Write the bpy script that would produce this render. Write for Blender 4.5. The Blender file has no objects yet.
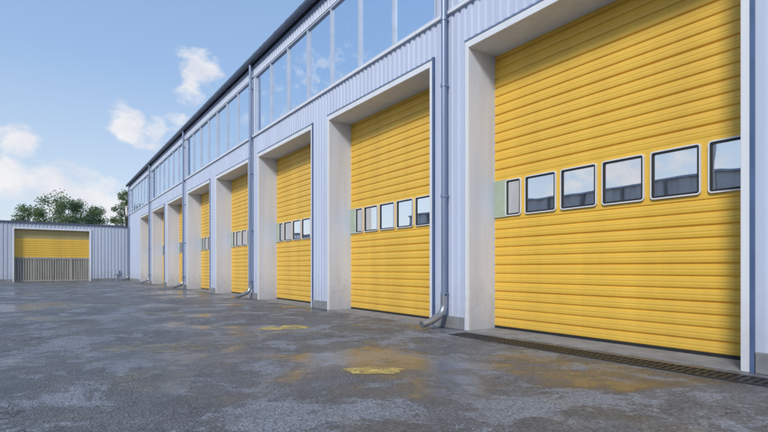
import bpy, math, random
from mathutils import Vector, noise as mnoise
random.seed(7)
sc=bpy.context.scene
COL=sc.collection
# ---------------------------------------------------------------- materials
def newmat(name):
    m=bpy.data.materials.new(name); m.use_nodes=True
    nt=m.node_tree; b=nt.nodes['Principled BSDF']
    return m,nt,b
def ramp(nt,fac,stops):
    r=nt.nodes.new('ShaderNodeValToRGB')
    e=r.color_ramp.elements
    while len(e)<len(stops): e.new(0.5)
    for i,(p,c) in enumerate(stops):
        e[i].position=p
        e[i].color=c if len(c)==4 else (*c,1)
    nt.links.new(fac,r.inputs[0]); return r
def coords(nt,scale=(1,1,1)):
    tc=nt.nodes.new('ShaderNodeNewGeometry')
    mp=nt.nodes.new('ShaderNodeMapping'); mp.inputs['Scale'].default_value=scale
    nt.links.new(tc.outputs['Position'],mp.inputs[0]); return mp.outputs[0]
def noise(nt,vec,scale,detail=4,rough=0.6,dist=0):
    n=nt.nodes.new('ShaderNodeTexNoise'); n.inputs['Scale'].default_value=scale
    n.inputs['Detail'].default_value=detail; n.inputs['Roughness'].default_value=rough
    n.inputs['Distortion'].default_value=dist
    nt.links.new(vec,n.inputs['Vector']); return n.outputs['Fac']
def mixc(nt,fac,a,b,mode='MIX'):
    m=nt.nodes.new('ShaderNodeMix'); m.data_type='RGBA'; m.blend_type=mode
    for s,v in ((0,fac),(6,a),(7,b)):
        if hasattr(v,'is_linked') or hasattr(v,'links'): nt.links.new(v,m.inputs[s])
        elif isinstance(v,(int,float)): m.inputs[s].default_value=v
        else: m.inputs[s].default_value=(*v,1)
    return m.outputs[2]
def math_(nt,op,a,b=None,c=None):
    m=nt.nodes.new('ShaderNodeMath'); m.operation=op
    for i,v in enumerate((a,b,c)):
        if v is None: continue
        if isinstance(v,(int,float)): m.inputs[i].default_value=v
        else: nt.links.new(v,m.inputs[i])
    return m.outputs[0]
def simple(name,col,rough=0.5,metal=0,var=0.15,scale=1.5,bump=0.0,streak=False,dirt=0.0,dirtcol=(.12,.11,.1)):
    m,nt,b=newmat(name)
    v=coords(nt); vs=coords(nt,(1.5,1.5,0.15)) if streak else v
    n1=noise(nt,vs,scale)
    dark=tuple(c*(1-var) for c in col); lite=tuple(min(1,c*(1+var*0.6)) for c in col)
    r=ramp(nt,n1,[(0.3,dark),(0.7,lite)])
    out=r.outputs[0]
    if dirt>0:
        sep=nt.nodes.new('ShaderNodeSeparateXYZ'); g=nt.nodes.new('ShaderNodeNewGeometry')
        nt.links.new(g.outputs['Position'],sep.inputs[0])
        n2=noise(nt,v,5,6,0.7)
        h=math_(nt,'ADD',sep.outputs[2],math_(nt,'MULTIPLY',math_(nt,'SUBTRACT',n2,0.5),1.6))
        mr=nt.nodes.new('ShaderNodeMapRange'); mr.inputs[1].default_value=0.0; mr.inputs[2].default_value=0.9
        mr.inputs[3].default_value=dirt; mr.inputs[4].default_value=0.0
        nt.links.new(h,mr.inputs[0])
        out=mixc(nt,mr.outputs[0],out,dirtcol)
    nt.links.new(out,b.inputs['Base Color'])
    n3=noise(nt,v,4,3)
    rr=math_(nt,'ADD',math_(nt,'MULTIPLY',n3,0.25),rough-0.12)
    nt.links.new(rr,b.inputs['Roughness'])
    b.inputs['Metallic'].default_value=metal
    if bump:
        bp=nt.nodes.new('ShaderNodeBump'); bp.inputs['Strength'].default_value=bump; bp.inputs['Distance'].default_value=0.01
        nt.links.new(noise(nt,v,60,4),bp.inputs['Height']); nt.links.new(bp.outputs[0],b.inputs['Normal'])
    return m
M={}
M['yellow']=simple('yellow_paint',(0.83,0.515,0.070),0.38,0,0.10,1.0,0.0,True,0.22,(.42,.30,.10))
M['clad']=simple('blue_grey_cladding',(0.54,0.60,0.74),0.45,0.0,0.08,1.2,0.0,True,0.35,(.28,.28,.30))
M['plaster']=simple('white_plaster',(0.65,0.70,0.82),0.7,0,0.09,2.5,0.15,True,0.5,(.33,.34,.36))
M['trim']=simple('white_trim',(0.76,0.78,0.82),0.45,0,0.06,2,0.0,True,0.3,(.3,.3,.3))
M['blue']=simple('blue_flashing',(0.09,0.14,0.27),0.4,0.0,0.2,2)
M['pipe']=simple('pipe_metal',(0.27,0.33,0.46),0.35,0.4,0.15,2,0,True)
M['galv']=simple('galvanised_spout',(0.42,0.44,0.48),0.35,0.8,0.2,4)
M['frame']=simple('window_frame_grey',(0.50,0.56,0.68),0.4,0.1,0.1,2)
M['wframe']=simple('pane_frame_white',(0.72,0.74,0.76),0.35,0,0.05,3)
M['rubber']=simple('black_rubber',(0.02,0.02,0.022),0.6)
M['concrete']=simple('grey_concrete',(0.25,0.255,0.265),0.85,0,0.3,3,0.6)
M['roof']=simple('roof_sheet',(0.10,0.12,0.17),0.5,0.2,0.15,1)
M['gutter']=simple('gutter_dark_blue',(0.075,0.095,0.14),0.4,0.2,0.2,2)
M['green']=simple('green_glass_panel',(0.40,0.47,0.36),0.25,0,0.1,3)
M['iron']=simple('cast_iron',(0.045,0.045,0.047),0.5,0.4,0.3,6,0.3)
M['dark']=simple('dark_void',(0.008,0.008,0.008),0.9)
M['slate']=simple('dark_grey_panel',(0.14,0.15,0.16),0.6)
M['tan']=simple('tan_shutter',(0.50,0.40,0.17),0.5,0,0.12,1,0,True)
M['wood']=simple('weathered_boards',(0.38,0.36,0.31),0.8,0,0.25,3,0.2,True)
M['far']=simple('pale_cladding',(0.50,0.55,0.64),0.5,0,0.1,0.8,0.0,True,0.3,(.28,.28,.30))
M['greyclad']=simple('grey_cladding',(0.50,0.51,0.53),0.6,0,0.1,0.8)
def glass(name,dark,tint,lo,hi):
    m=bpy.data.materials.new(name); m.use_nodes=True; nt=m.node_tree; nt.nodes.clear()
    o=nt.nodes.new('ShaderNodeOutputMaterial'); mx=nt.nodes.new('ShaderNodeMixShader')
    d=nt.nodes.new('ShaderNodeBsdfDiffuse'); g=nt.nodes.new('ShaderNodeBsdfGlossy')
    d.inputs[0].default_value=(*dark,1); g.inputs[0].default_value=(*tint,1); g.inputs['Roughness'].default_value=0.012
    v=coords(nt); bp=nt.nodes.new('ShaderNodeBump'); bp.inputs['Strength'].default_value=0.05; bp.inputs['Distance'].default_value=0.05
    nt.links.new(noise(nt,v,0.9,2),bp.inputs['Height']); nt.links.new(bp.outputs[0],g.inputs['Normal'])
    lw=nt.nodes.new('ShaderNodeLayerWeight'); lw.inputs[0].default_value=0.35
    mr=nt.nodes.new('ShaderNodeMapRange'); mr.inputs[3].default_value=lo; mr.inputs[4].default_value=hi
    nt.links.new(lw.outputs['Fresnel'],mr.inputs[0]); nt.links.new(mr.outputs[0],mx.inputs[0])
    nt.links.new(d.outputs[0],mx.inputs[1]); nt.links.new(g.outputs[0],mx.inputs[2]); nt.links.new(mx.outputs[0],o.inputs[0])
    return m
M['glass_up']=glass('clerestory_glass',(0.10,0.17,0.27),(0.86,0.93,1.0),0.62,0.95)
M['glass_dn']=glass('door_glass',(0.08,0.08,0.09),(1,1,1),0.75,0.97)

# ---------------------------------------------------------------- builders
class B:
    def __init__(s): s.v=[]; s.f=[]; s.m=[]; s.mats=[]
    def mi(s,k):
        if k not in s.mats: s.mats.append(k)
        return s.mats.index(k)
    def face(s,pts,k):
        i=len(s.v); s.v+= [tuple(p) for p in pts]; s.f.append(tuple(range(i,i+len(pts)))); s.m.append(s.mi(k))
    def box(s,x0,x1,y0,y1,z0,z1,k):
        i=len(s.v)
        s.v+=[(x0,y0,z0),(x1,y0,z0),(x1,y1,z0),(x0,y1,z0),(x0,y0,z1),(x1,y0,z1),(x1,y1,z1),(x0,y1,z1)]
        for f in ((0,3,2,1),(4,5,6,7),(0,1,5,4),(1,2,6,5),(2,3,7,6),(3,0,4,7)):
            s.f.append(tuple(i+a for a in f)); s.m.append(s.mi(k))
    def prof(s,a0,a1,pitch):
        k0=math.floor(a0/pitch); n=int(math.ceil((a1-a0)/pitch)); pr=[(a0,0)]
        for j in range(k0,k0+n+2):
            for o,d in ((0,0),(0.10,0),(0.125,1),(0.175,1)):
                yy=j*pitch+o*pitch/0.2
                if a0<yy<a1: pr.append((yy,d))
        return pr+[(a1,0)]
    def corr_x(s,x,y0,y1,z0,z1,k,pitch=0.16,dep=0.024,sgn=-1):
        pr=s.prof(y0,y1,pitch)
        for (a,da),(b,db) in zip(pr,pr[1:]):
            if b-a<1e-5: continue
            xa=x-sgn*da*dep; xb=x-sgn*db*dep
            s.face([(xa,a,z0),(xa,a,z1),(xb,b,z1),(xb,b,z0)],k)
    def corr_y(s,y,x0,x1,z0,z1,k,pitch=0.2,dep=0.028,sgn=-1):
        pr=s.prof(x0,x1,pitch)
        for (a,da),(b,db) in zip(pr,pr[1:]):
            if b-a<1e-5: continue
            s.face([(a,y-sgn*da*dep,z0),(b,y-sgn*db*dep,z0),(b,y-sgn*db*dep,z1),(a,y-sgn*da*dep,z1)],k)
    def obj(s,name,parent=None,bevel=0):
        me=bpy.data.meshes.new(name); me.from_pydata(s.v,[],s.f)
        for k in s.mats: me.materials.append(M[k])
        me.polygons.foreach_set('material_index',s.m); me.update()
        o=bpy.data.objects.new(name,me); COL.objects.link(o)
        if parent: o.parent=parent
        if bevel:
            md=o.modifiers.new('b','BEVEL'); md.width=bevel; md.segments=2; md.limit_method='ANGLE'
        return o
def empty(name,loc=(0,0,0)):
    e=bpy.data.objects.new(name,None); COL.objects.link(e); e.location=loc; e.empty_display_size=0.3; return e
def rrect(cy,cz,w,h,r,seg=5):
    pts=[]
    for (sx,sy,a0) in ((1,1,0),(-1,1,90),(-1,-1,180),(1,-1,270)):
        for i in range(seg+1):
            a=math.radians(a0+90*i/seg)
            pts.append((cy+sx*(w/2-r)+r*math.cos(a), cz+sy*(h/2-r)+r*math.sin(a)))
    return pts

XF=6.02; XD=6.68; P=5.02; Y0=1.97; Y1=5.96; HT=4.92
YS=-12.0; YE=47.4
bays=list(range(-2,8))
wh=empty('warehouse_building')
rdm=random.Random(3)
def door(n):
    ya=Y0+n*P-0.03; yb=Y1+n*P+0.03
    b=B()
    pr=[]
    def ribs(z0,z1,mod=0.165):
        k=round((z1-z0)/mod); mod=(z1-z0)/k
        for j in range(k):
            z=z0+j*mod
            deep=0.015 if (j%3) else 0.021
            for o,d in ((0,0.0),(0.010,-0.005),(0.06,-0.009),(0.076,-0.006),(0.084,-0.006),(0.10,-0.009),(0.155,-0.004),(0.168,deep),(0.187,deep)):
                pr.append((z+o*mod/0.196,d))
    ribs(0.05,1.95); pr.append((1.95,0)); pr.append((2.70,0.0))
    ribs(2.705,HT+0.1); pr.append((HT+0.1,0))
    for (za,da),(zb,db) in zip(pr,pr[1:]):
        b.face([(XD+da,ya,za),(XD+da,yb,za),(XD+db,yb,zb),(XD+db,ya,zb)],'yellow')
    b.box(XD-0.006,XD+0.03,ya,yb,0.008,0.049,'rubber')
    b.box(XD-0.05,XD-0.02,ya+0.03,ya+0.065,0.0,HT,'pipe')
    b.obj('sectional_door',wh)
    b=B(); pw=0.61; ph=0.64; zc=2.325; pit=0.69
    yc0=Y0+n*P+0.245
    def ring(cy,cz,w,h,r,t,x0,x1,k,xin):
        o=rrect(cy,cz,w,h,r); i=rrect(cy,cz,w-2*t,h-2*t,max(0.012,r-t)); L=len(o)
        for a in range(L):
            c=(a+1)%L
            b.face([(x0,*o[a]),(x0,*o[c]),(x0,*i[c]),(x0,*i[a])],k)
            b.face([(x1,*o[a]),(x1,*o[c]),(x0,*o[c]),(x0,*o[a])],k)
            b.face([(x0,*i[a]),(x0,*i[c]),(xin,*i[c]),(xin,*i[a])],k)
    for j in range(6):
        cy=yc0+j*pit; w=pw
        if j==5:
            w=0.34; cy=yc0+5*pit-0.135
        ring(cy,zc,w,ph,0.045,0.017,XD-0.036,XD,'wframe',XD-0.004)
        ring(cy,zc,w-0.035,ph-0.035,0.03,0.026,XD-0.026,XD,'rubber',XD-0.003)
        tl=rdm.uniform(-0.003,0.003); tv=rdm.uniform(-0.002,0.002)
        g=rrect(cy,zc,w-0.08,ph-0.08,0.02)
        b.face([(XD-0.009+(p[0]-cy)*tl+(p[1]-zc)*tv,*p) for p in g],'glass_dn')
    b.box(XD-0.03,XD+0.01,Y1+n*P-0.29,Y1+n*P-0.004,zc-0.33,zc+0.33,'green')
    b.obj('door_window_row',wh)
for n in bays: door(n)

core=B(); cas=B(); bl=B(); cl=B(); pl=B()
def pier(ya,yb):
    core.box(XF+0.03,XD+0.25,ya,yb,0,HT,'plaster')
    cl.corr_x(XF,ya+0.11,yb-0.11,0.20,HT+0.17,'clad')
    pl.box(XF-0.035,XF+0.03,ya+0.115,yb-0.13,0,0.22,'concrete')
edges=[(YS,Y0+bays[0]*P)]+[(Y1+n*P,Y0+(n+1)*P) for n in bays[:-1]]+[(Y1+bays[-1]*P,YE)]
for a,b_ in edges: pier(a,b_)
core.box(XF+0.03,XD+0.25,YS,YE,HT,5.72,'plaster')
for n in bays:
    ya=Y0+n*P; yb=Y1+n*P
    cas.box(XF-0.02,XF+0.03,ya-0.085,ya,0,HT+0.12,'trim')
    cas.box(XF-0.02,XF+0.03,yb,yb+0.085,0,HT+0.12,'trim')
    cas.box(XF-0.02,XF+0.03,ya,yb,HT,HT+0.12,'trim')
    bl.box(XF-0.03,XF+0.03,ya-0.125,ya-0.085,0.0,HT+0.16,'blue')
    bl.box(XF-0.012,XF+0.03,yb+0.085,yb+0.11,0.0,HT+0.145,'frame')
    bl.box(XF-0.03,XF+0.03,ya-0.085,yb+0.085,HT+0.12,HT+0.145,'pipe')
core.obj('structural_piers',wh); cas.obj('door_casings',wh,0.006); bl.obj('casing_flashing',wh); pl.obj('plinth_blocks',wh,0.012)
cl.corr_x(XF,YS,YE,HT+0.17,5.70,'clad')
SILL=5.76; WT=7.82
pipes=[6.48+2*P*k for k in range(-2,5)]
up=B(); gl=B(); fr=B()
up.box(XF-0.05,XF+0.05,YS,YE,5.70,5.76,'trim')
segs=[]
for k in range(-2,4):
    a=6.48+2*P*k+0.36; b_=6.48+2*P*(k+1)-0.22
    if a>YE: continue
    segs.append((a,min(b_,YE-0.4)))
prev=YS
for a,b_ in segs:
    cl.corr_x(XF,prev,a,SILL,WT,'clad'); prev=b_
    npn=7; w=(b_-a)/npn
    if b_-a<8: npn=max(1,round((b_-a)/1.34)); w=(b_-a)/npn
    for j in range(npn):
        y0_=a+j*w+0.02; y1_=a+(j+1)*w-0.02; tl=rdm.uniform(-0.012,0.012); tv=rdm.uniform(-0.008,0.008)
        gl.face([(XF+0.045-tl/2,y0_,SILL),(XF+0.045+tl/2,y1_,SILL),(XF+0.045+tl/2+tv,y1_,WT),(XF+0.045-tl/2+tv,y0_,WT)],'glass_up')
    for j in range(npn+1):
        y=a+j*w
        fr.box(XF-0.01,XF+0.07,y-0.028,y+0.028,SILL+0.05,WT-0.05,'frame')
    fr.box(XF-0.014,XF+0.07,a-0.032,b_+0.032,SILL+0.001,SILL+0.05,'frame')
    fr.box(XF-0.014,XF+0.07,a-0.032,b_+0.032,WT-0.05,WT-0.001,'frame')
cl.corr_x(XF,prev,YE,SILL,WT,'clad')
EV=8.22
cl.corr_x(XF,YS,YE,WT,EV,'clad')
up.box(XF-0.03,XF+0.05,YS,YE,WT,WT+0.04,'trim')
gl.obj('clerestory_glass',wh); fr.obj('clerestory_frames',wh); up.obj('sill_and_head_trim',wh)
cl.corr_y(YE,XF,26,0.2,EV,'clad',sgn=1); cl.corr_y(YS,XF,26,0.2,EV,'clad')
cl.obj('wall_cladding',wh)
bd=B(); bd.box(XD+0.26,25.9,YS+0.05,YE-0.05,0,EV,'clad'); bd.box(XF+0.08,XD+0.26,YS+0.05,YE-0.05,5.725,EV-.02,'clad')
bd.obj('wall_core',wh)
r=B(); R0=XF-0.10; RM=16; R1=26.2; ze=EV+0.06; zr=9.5
for (xa,za,xb,zb) in ((R0,ze,RM,zr),(RM,zr,R1,ze)):
    r.face([(xa,YS-0.2,za+.10),(xb,YS-0.2,zb+.10),(xb,YE+0.2,zb+.10),(xa,YE+0.2,za+.10)],'roof')
    r.face([(xa,YS-0.2,za),(xa,YE+0.2,za),(xb,YE+0.2,zb),(xb,YS-0.2,zb)],'roof')
for y in (YS-0.2,YE+0.2):
    r.face([(R0,y,ze),(RM,y,zr),(RM,y,zr+.1),(R0,y,ze+.1)],'gutter'); r.face([(R1,y,ze),(RM,y,zr),(RM,y,zr+.1),(R1,y,ze+.1)],'gutter')
for y in (YS+.02,YE-.02):
    r.face([(XF,y,EV),(RM,y,zr-.04),(26,y,EV)],'clad')
r.obj('roof_sheets',wh)
g=B()
prof=[(R0-0.12,8.40),(R0-0.13,8.31),(R0-0.10,8.25),(R0-0.03,8.23),(R0+0.02,8.26),(R0+0.02,8.40),(R0+0.0,8.40),(R0-0.02,8.29),(R0-0.09,8.29),(R0-0.105,8.40)]
for (xa,za),(xb,zb) in zip(prof,prof[1:]+prof[:1]):
    g.face([(xa,YS-.2,za),(xa,YE+.2,za),(xb,YE+.2,zb),(xb,YS-.2,zb)],'gutter')
g.box(XF-0.03,XF+0.03,YS,YE,8.12,8.215,'pipe')
y=YS
while y<YE:
    g.box(R0-0.135,R0+0.01,y-0.015,y+0.015,8.385,8.405,'pipe'); y+=0.9
g.obj('eaves_gutter',wh)
def tube(name,pts,rad,mat,parent):
    cu=bpy.data.curves.new(name,'CURVE'); cu.dimensions='3D'; sp=cu.splines.new('POLY'); sp.points.add(len(pts)-1)
    for i,p in enumerate(pts): sp.points[i].co=(*p,1)
    cu.bevel_depth=rad; cu.bevel_resolution=5; cu.use_fill_caps=True; cu.materials.append(M[mat])
    o=bpy.data.objects.new(name,cu); COL.objects.link(o); o.parent=parent
    for s_ in cu.splines: s_.use_smooth=True
    return o
def smooth_path(ctrl,r=0.12,seg=7):
    out=[Vector(ctrl[0])]
    for i in range(1,len(ctrl)-1):
        p=Vector(ctrl[i]); a=(Vector(ctrl[i-1])-p); b_=(Vector(ctrl[i+1])-p)
        rr=min(r,a.length*0.48,b_.length*0.48); A=p+a.normalized()*rr; C=p+b_.normalized()*rr
        for t in range(seg+1):
            t/=seg; out.append((1-t)**2*A+2*t*(1-t)*p+t*t*C)
    out.append(Vector(ctrl[-1])); return out
for y in pipes:
    if y>YE or y<YS: continue
    xp=XF-0.115
    tube('downpipe',[(xp,y,8.26),(xp,y,0.55)],0.052,'pipe',wh)
    tube('downpipe_spout',smooth_path([(xp,y,0.62),(xp,y,0.28),(xp-0.34,y,0.13),(xp-0.52,y,0.10)],0.2,9),0.062,'galv',wh)
    for z in (0.62,2.4,4.4,5.6,7.4):
        tube('pipe_collar',[(xp,y,z-0.03),(xp,y,z+0.03)],0.062,'pipe',wh)
        bb=B(); bb.box(xp+0.045,XF+0.02,y-0.02,y+0.02,z-0.02,z+0.02,'pipe'); bb.obj('pipe_bracket',wh)
t=B()
for n in bays:
    t.box(XF-0.05,XD+0.1,Y0+n*P+0.002,Y1+n*P-0.002,-0.1,0.006,'concrete')
t.obj('door_threshold',wh)

# ---------------------------------------------------------------- garage building closing the yard
FY=46.9; FH=4.62
fg=empty('garage_building')
b=B()
dx0,dx1,dz=-1.95,3.02,4.15
b.corr_y(FY,-26,dx0-0.12,0.15,FH,'far',0.25); b.corr_y(FY,dx1+0.12,5.86,0.15,FH,'far',0.25); b.corr_y(FY,dx0-0.12,dx1+0.12,dz+0.1,FH,'far',0.25)
b.box(-26,5.86,FY+0.45,FY+9,0,FH-0.02,'far')
b.box(-26,dx0,FY+0.04,FY+0.45,0,FH-.02,'far'); b.box(dx1,5.86,FY+0.04,FY+0.45,0,FH-.02,'far'); b.box(dx0,dx1,FY+0.04,FY+0.45,dz,FH-.02,'far')
b.obj('walls',fg)
b=B(); b.box(-26.1,5.86,FY-0.08,FY+9.1,FH,FH+0.13,'roof'); b.obj('roof_edge',fg)
b=B(); b.box(-26,dx0-0.12,FY-0.05,FY+0.03,0,0.22,'concrete'); b.box(dx1+0.12,5.86,FY-0.05,FY+0.03,0,0.22,'concrete'); b.obj('plinth',fg)
b=B()
b.box(dx0-0.14,dx0,FY-0.05,FY+0.04,0,dz+0.12,'trim'); b.box(dx1,dx1+0.14,FY-0.05,FY+0.04,0,dz+0.12,'trim'); b.box(dx0,dx1,FY-0.05,FY+0.04,dz,dz+0.12,'trim')
b.obj('door_frame',fg)
b=B(); yy=FY+0.3
for z in range(0,8):
    z0=1.95+z*0.185; b.box(dx0,dx1,yy-0.02,yy+0.04,z0,z0+0.165,'yellow')
b.box(dx0,dx1,yy,yy+0.03,1.85,dz,'tan')
for i in range(8): b.box(dx0,dx1,yy-0.012,yy,3.48+i*0.085,3.48+i*0.085+0.065,'tan')
b.box(dx0,dx1,yy-0.05,yy+0.05,1.80,1.95,'wood'); b.box(dx0,dx1,yy-0.045,yy+0.045,0.02,0.14,'wood'); b.box(dx0,dx1,yy+0.03,yy+0.05,0.0,1.8,'slate')
for i in range(31):
    x=dx0+0.02+i*0.161; b.box(x,x+0.115,yy-0.02,yy+0.02,0.14,1.80,'wood')
for x in (dx0+1.24,dx0+2.48,dx0+3.72): b.box(x-0.05,x+0.05,yy-0.05,yy-0.021,0.14,1.80,'wood')
b.obj('shutter_door',fg)
b=B(); b.box(4.9,5.15,FY-0.16,FY-0.01,0.55,0.95,'frame'); b.box(5.0,5.05,FY-0.08,FY-0.02,0.0,0.55,'frame'); b.obj('meter_box',fg)

# ---------------------------------------------------------------- storage building across the yard (mirrored in the glass)
op=empty('storage_building')
b=B(); ox=-21; oh=7.0
b.corr_x(ox,-40,44,0.2,oh,'greyclad',1.3,0.12,1); b.box(ox-12,ox-0.2,-40,44,0,oh,'greyclad'); b.box(ox-12.1,ox+0.15,-40.2,44.2,oh,oh+0.12,'pipe'); b.obj('walls',op)
b=B()
for i in range(27):
    y=-38+i*3.0
    b.box(ox-0.02,ox+0.03,y,y+2.2,0,3.9,'tan' if i%3 else 'slate')
    b.box(ox,ox+0.14,y-0.4,y-0.2,0,oh,'slate')
b.obj('doors_and_windows',op)
for i,y in enumerate((-14,1,10,19,30)):  # invented posts out of view, added for dark upright lines in the door glass
    e=empty('added_reflection_post',(-14,y,0)); 
    b=B(); b.box(-0.2,0.2,-0.2,0.2,0,0.25,'concrete'); b.box(-0.14,0.14,-0.14,0.14,0.25,0.29,'galv'); b.obj('base',e)
    tube('pole',[(0,0,0.28),(0,0,8.6)],0.075,'galv',e)
    tube('arm',smooth_path([(0,0,8.3),(0,0,8.8),(1.1,0,9.0)],0.3),0.04,'galv',e)
    b=B(); b.box(0.9,1.5,-0.13,0.13,8.93,9.03,'slate'); b.obj('post_head',e,0.03)

# ---------------------------------------------------------------- ground
m,nt,bs=newmat('worn_asphalt'); M['asphalt']=m
v=coords(nt)
big=noise(nt,v,0.33,5,0.62,0.4); mid=noise(nt,v,1.5,7,0.7,0.5); fine=noise(nt,v,45,4,0.75)
base=ramp(nt,mid,[(0.32,(0.090,0.092,0.097)),(0.52,(0.140,0.142,0.150)),(0.72,(0.205,0.209,0.22))]).outputs[0]
pt=noise(nt,v,0.95,8,0.72,0.6)
pm=ramp(nt,pt,[(0.52,(0,0,0)),(0.555,(1,1,1))]).outputs[0]
pt2=noise(nt,v,2.6,7,0.72,0.6)
pm2=ramp(nt,pt2,[(0.57,(0,0,0)),(0.60,(0.8,)*3)]).outputs[0]
pm=math_(nt,'MAXIMUM',pm,pm2)
brk=ramp(nt,fine,[(0.38,(0.35,)*3),(0.55,(1,1,1))]).outputs[0]
base=mixc(nt,math_(nt,'MULTIPLY',math_(nt,'MULTIPLY',pm,brk),0.78),base,(0.30,0.325,0.375))
v2=nt.nodes.new('ShaderNodeVectorMath'); v2.operation='ADD'; v2.inputs[1].default_value=(31,17,5); nt.links.new(v,v2.inputs[0])
oc=noise(nt,v2.outputs[0],0.6,7,0.68,0.6)
om=ramp(nt,oc,[(0.53,(0,0,0)),(0.68,(1,1,1))]).outputs[0]
base=mixc(nt,math_(nt,'MULTIPLY',om,0.34),base,(0.27,0.235,0.14))  # yellow tint of puddle reflections put into the asphalt colour as ochre patches
vo=nt.nodes.new('ShaderNodeTexVoronoi'); vo.inputs['Scale'].default_value=60; nt.links.new(v,vo.inputs['Vector'])
sp=ramp(nt,vo.outputs['Color'],[(0.0,(0.45,)*3),(1.0,(1.55,)*3)]).outputs[0]
base=mixc(nt,0.9,base,sp,'MULTIPLY')
vc=nt.nodes.new('ShaderNodeTexVoronoi'); vc.feature='DISTANCE_TO_EDGE'; vc.inputs['Scale'].default_value=0.5
wv=nt.nodes.new('ShaderNodeVectorMath'); wv.operation='ADD'
nc=nt.nodes.new('ShaderNodeTexNoise'); nc.inputs['Scale'].default_value=2.2; nc.inputs['Detail'].default_value=4; nt.links.new(v,nc.inputs['Vector'])
nt.links.new(v,wv.inputs[0]); nt.links.new(nc.outputs['Color'],wv.inputs[1]); nt.links.new(wv.outputs[0],vc.inputs['Vector'])
ck=ramp(nt,vc.outputs['Distance'],[(0.0,(1,1,1)),(0.010,(0,0,0))]).outputs[0]
ckm=math_(nt,'MULTIPLY',ck,ramp(nt,big,[(0.48,(0,0,0)),(0.56,(1,1,1))]).outputs[0])
base=mixc(nt,math_(nt,'MULTIPLY',ckm,0.7),base,(0.02,0.02,0.022))
wsig=math_(nt,'ADD',big,math_(nt,'MULTIPLY',math_(nt,'SUBTRACT',mid,0.5),0.35))
wet=ramp(nt,wsig,[(0.43,(1,1,1)),(0.50,(0,0,0))]).outputs[0]
pud=ramp(nt,wsig,[(0.385,(1,1,1)),(0.425,(0,0,0))]).outputs[0]
base=mixc(nt,math_(nt,'MULTIPLY',wet,0.5),base,(0.05,0.05,0.055))
nt.links.new(base,bs.inputs['Base Color'])
ro=math_(nt,'SUBTRACT',0.56,math_(nt,'MULTIPLY',wet,0.28))
ro=math_(nt,'ADD',ro,math_(nt,'MULTIPLY',math_(nt,'SUBTRACT',mid,0.5),0.4))
ro=math_(nt,'MAXIMUM',math_(nt,'SUBTRACT',ro,math_(nt,'MULTIPLY',pud,0.2)),0.06)
nt.links.new(ro,bs.inputs['Roughness'])
bp=nt.nodes.new('ShaderNodeBump'); bp.inputs['Distance'].default_value=0.016
nt.links.new(math_(nt,'SUBTRACT',math_(nt,'SUBTRACT',0.85,math_(nt,'MULTIPLY',wet,0.42)),math_(nt,'MULTIPLY',pud,0.30)),bp.inputs['Strength'])
hh=math_(nt,'ADD',math_(nt,'ADD',vo.outputs['Distance'],fine),math_(nt,'MULTIPLY',mid,2.5))
hh=math_(nt,'SUBTRACT',hh,math_(nt,'MULTIPLY',ckm,1.5))
nt.links.new(hh,bp.inputs['Height']); nt.links.new(bp.outputs[0],bs.inputs['Normal'])
b=B(); b.face([(-1500,-1500,0),(1500,-1500,0),(1500,1500,0),(-1500,1500,0)],'asphalt'); b.obj('ground')

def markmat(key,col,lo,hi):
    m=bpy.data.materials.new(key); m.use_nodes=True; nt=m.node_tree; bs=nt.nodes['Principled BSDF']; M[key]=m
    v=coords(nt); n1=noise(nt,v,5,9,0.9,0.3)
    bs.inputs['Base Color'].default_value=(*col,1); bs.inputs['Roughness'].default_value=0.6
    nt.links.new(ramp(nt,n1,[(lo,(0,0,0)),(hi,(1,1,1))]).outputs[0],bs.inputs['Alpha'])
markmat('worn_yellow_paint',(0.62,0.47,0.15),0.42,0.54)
markmat('faded_paint_and_reflection',(0.38,0.33,0.17),0.47,0.66)
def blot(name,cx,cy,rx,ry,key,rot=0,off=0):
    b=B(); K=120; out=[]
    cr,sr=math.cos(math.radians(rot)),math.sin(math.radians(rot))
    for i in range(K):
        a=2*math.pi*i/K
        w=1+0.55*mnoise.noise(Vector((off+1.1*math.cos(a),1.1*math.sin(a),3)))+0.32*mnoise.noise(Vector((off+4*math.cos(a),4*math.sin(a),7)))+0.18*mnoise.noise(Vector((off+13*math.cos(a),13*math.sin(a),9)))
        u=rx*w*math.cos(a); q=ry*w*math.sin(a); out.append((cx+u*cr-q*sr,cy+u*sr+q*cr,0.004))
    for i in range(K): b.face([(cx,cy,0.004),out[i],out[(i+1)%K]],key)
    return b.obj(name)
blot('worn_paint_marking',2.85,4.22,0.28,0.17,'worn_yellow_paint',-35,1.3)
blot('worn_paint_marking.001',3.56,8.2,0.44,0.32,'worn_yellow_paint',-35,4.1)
blot('yellow_puddle_reflection',1.35,7.1,0.78,0.36,'faded_paint_and_reflection',-35,7.7)  # yellowish puddle reflection, painted as a flat coloured sheet
blot('worn_paint_marking.003',2.3,12.6,0.6,0.35,'faded_paint_and_reflection',-35,2.2)
blot('worn_paint_marking.004',3.9,5.9,0.16,0.10,'faded_paint_and_reflection',-20,9.2)
b=B(); gx0,gx1=5.42,5.74
ya,yb=0.2,5.8
b.box(gx0,gx1,ya,yb,-0.05,0.004,'dark')
b.box(gx0-0.03,gx0,ya,yb,-0.05,0.012,'iron'); b.box(gx1,gx1+0.03,ya,yb,-0.05,0.012,'iron')
y=ya
while y<yb: b.box(gx0,gx1,y,y+0.034,0.002,0.011,'iron'); y+=0.075
b.box((gx0+gx1)/2-0.012,(gx0+gx1)/2+0.012,ya,yb,0.003,0.0125,'iron')
b.obj('drainage_grate')

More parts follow.
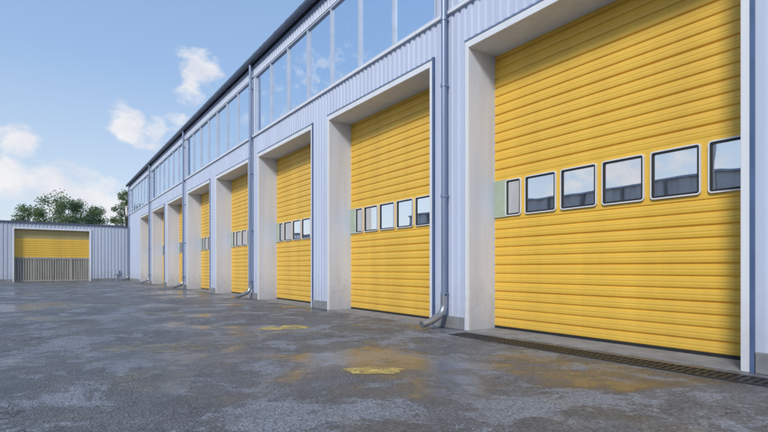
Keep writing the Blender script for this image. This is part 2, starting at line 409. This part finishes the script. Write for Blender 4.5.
# ---------------------------------------------------------------- trees
def leafmat(name,c0,c1):
    m,nt,bs=newmat(name); oi=nt.nodes.new('ShaderNodeNewGeometry')
    r=ramp(nt,oi.outputs['Random Per Island'],[(0,c0),(1,c1)]); nt.links.new(r.outputs[0],bs.inputs['Base Color']); bs.inputs['Roughness'].default_value=0.6
    tr=nt.nodes.new('ShaderNodeBsdfTranslucent'); nt.links.new(r.outputs[0],tr.inputs[0]); mx=nt.nodes.new('ShaderNodeMixShader'); mx.inputs[0].default_value=0.45
    o=nt.nodes['Material Output']; nt.links.new(bs.outputs[0],mx.inputs[1]); nt.links.new(tr.outputs[0],mx.inputs[2]); nt.links.new(mx.outputs[0],o.inputs[0])
    return m
M['leaf']=leafmat('leaves',(0.11,0.17,0.075),(0.26,0.35,0.16)); M['bark']=simple('bark',(0.16,0.14,0.12),0.9)
def tree(name,x,y,h,cr,seed,nl=7000):
    rd=random.Random(seed); root=empty(name,(x,y,0)); b=B()
    def limb(p,q,r0,r1):
        p=Vector(p);q=Vector(q);d=(q-p).normalized(); u=d.orthogonal().normalized(); w=d.cross(u); K=7
        A=[p+(u*math.cos(2*math.pi*i/K)+w*math.sin(2*math.pi*i/K))*r0 for i in range(K)]
        C=[q+(u*math.cos(2*math.pi*i/K)+w*math.sin(2*math.pi*i/K))*r1 for i in range(K)]
        for i in range(K): b.face([A[i],A[(i+1)%K],C[(i+1)%K],C[i]],'bark')
    limb((0,0,0),(0.1,0,h*0.35),h*0.028,h*0.02); limb((0.1,0,h*0.35),(0,0.1,h*0.7),h*0.02,h*0.01)
    cl_=[]
    for i in range(34):
        a=rd.uniform(0,6.28); zz=rd.uniform(0.36,0.97); rr=cr*math.sqrt(rd.random())*math.sqrt(max(0.1,1-((zz-0.6)/0.42)**2))
        c=Vector((rr*math.cos(a),rr*math.sin(a),h*zz)); cl_.append((c,rd.uniform(0.16,0.30)*cr))
        limb((0.05,0.05,h*rd.uniform(0.3,0.6)),c,h*0.006,h*0.002)
    b.obj('trunk_and_limbs',root)
    L=B()
    for i in range(nl):
        c,s=rd.choice(cl_)
        v=Vector((rd.gauss(0,1),rd.gauss(0,1),rd.gauss(0,.8))); v=v.normalized()*(s*1.4*rd.random()**0.6)
        p=c+v; sz=rd.uniform(0.06,0.14)
        u=Vector((rd.uniform(-1,1),rd.uniform(-1,1),rd.uniform(-1,1))).normalized(); w=u.orthogonal().normalized()
        L.face([p+u*sz,p+w*sz*0.6,p-u*sz,p-w*sz*0.6],'leaf')
    L.obj('crown_leaves',root)
tree('deciduous_tree',1.6,64,9.3,2.7,1,8000); tree('deciduous_tree.001',4.4,67,8.4,2.3,2,6000); tree('deciduous_tree.002',7.5,61,9.8,1.5,6,4500)
tree('deciduous_tree.003',-1.3,66,8.2,1.8,4,4500); tree('deciduous_tree.004',-5.4,66,7.6,1.6,5,4000)

# ---------------------------------------------------------------- light
SE=math.radians(37); az=math.radians(241)
sd=Vector((math.sin(az)*math.cos(SE),math.cos(az)*math.cos(SE),math.sin(SE)))
l=bpy.data.lights.new('sun','SUN'); l.energy=2.6; l.angle=math.radians(12); l.color=(1,0.96,0.90)
lo=bpy.data.objects.new('sun',l); COL.objects.link(lo); lo.rotation_euler=sd.to_track_quat('Z','Y').to_euler()
w=bpy.data.worlds.new('World'); sc.world=w; w.use_nodes=True; nt=w.node_tree; nt.nodes.clear()
out=nt.nodes.new('ShaderNodeOutputWorld'); bg=nt.nodes.new('ShaderNodeBackground'); bg.inputs[1].default_value=0.15
sk=nt.nodes.new('ShaderNodeTexSky'); sk.sky_type='NISHITA'; sk.sun_disc=False; sk.sun_elevation=SE; sk.sun_rotation=az
sk.air_density=1.0; sk.dust_density=1.2; sk.ozone_density=1.5
tc=nt.nodes.new('ShaderNodeTexCoord'); G=tc.outputs['Generated']
sep=nt.nodes.new('ShaderNodeSeparateXYZ'); nt.links.new(G,sep.inputs[0])
mask=None
def dirv(a,e):
    a=math.radians(a);e=math.radians(e); return (math.sin(a)*math.cos(e),math.cos(a)*math.cos(e),math.sin(e))
def addblob(a,e,rad,wgt):
    global mask
    dn=nt.nodes.new('ShaderNodeVectorMath'); dn.operation='DISTANCE'; dn.inputs[1].default_value=dirv(a,e); nt.links.new(G,dn.inputs[0])
    mr=nt.nodes.new('ShaderNodeMapRange'); mr.interpolation_type='SMOOTHSTEP'
    mr.inputs[1].default_value=0; mr.inputs[2].default_value=math.radians(rad); mr.inputs[3].default_value=wgt; mr.inputs[4].default_value=0
    nt.links.new(dn.outputs['Value'],mr.inputs[0])
    mask=mr.outputs[0] if mask is None else math_(nt,'MAXIMUM',mask,mr.outputs[0])
TH=35.23
# clouds: bearing, elevation, angular radius, density
for (a,e,r_,g_) in ((14.3,21.4,3.8,.84),(13.4,18.0,3.0,.70),(12.3,15.6,3.2,.66),(7.6,14.6,3.6,.82),(9.8,14.4,3.2,.78),(-2.2,11.4,3.6,.78),(-3.0,8.4,6,.82),(0.0,7.8,6,.84),(4.0,7.0,5.5,.84),(8,5.8,5,.80)):
    addblob(a,e,r_,g_)
for (a,e,r_,g_) in ((-60,10,22,.6),(-30,16,16,.6),(-95,14,20,.6),(-75,34,12,.55),(-45,40,12,.55),(-110,38,16,.6),(150,30,25,.6),(-150,25,25,.6)):
    addblob(a,e,r_,g_)
mp=nt.nodes.new('ShaderNodeMapping'); mp.inputs['Scale'].default_value=(1,1,1.5); nt.links.new(G,mp.inputs[0])
cn=noise(nt,mp.outputs[0],16,8,0.6,0.1)
dens=math_(nt,'ADD',mask,math_(nt,'MULTIPLY',math_(nt,'SUBTRACT',cn,0.5),2.2))
cm=ramp(nt,dens,[(0.36,(0,0,0)),(0.80,(1,1,1))]).outputs[0]
cm=math_(nt,'MULTIPLY',cm,math_(nt,'MINIMUM',math_(nt,'MULTIPLY',mask,3.0),1.0))
shade=ramp(nt,noise(nt,mp.outputs[0],12,4),[(0.35,(4.8,5.0,5.6)),(0.62,(6.2,6.1,6.15))]).outputs[0]
hc=ramp(nt,sep.outputs[2],[(0.0,(5.4,5.6,6.1)),(0.13,(4.4,5.2,6.2)),(0.36,(2.5,3.8,5.9)),(0.8,(1.3,2.4,4.6))]).outputs[0]
skc=mixc(nt,0.74,sk.outputs[0],hc)
skc=mixc(nt,math_(nt,'MULTIPLY',cm,0.9),skc,shade)
nt.links.new(skc,bg.inputs[0]); nt.links.new(bg.outputs[0],out.inputs[0])

c=bpy.data.cameras.new('camera'); co=bpy.data.objects.new('camera',c); COL.objects.link(co); sc.camera=co
c.sensor_width=36; c.lens=36*480/768; c.shift_y=52/768; c.clip_start=0.05; c.clip_end=4000
co.location=(0,0,1.09); co.rotation_euler=(math.radians(90),0,-math.radians(TH))
sc.view_settings.view_transform='Standard'; sc.view_settings.look='None'; sc.view_settings.exposure=0
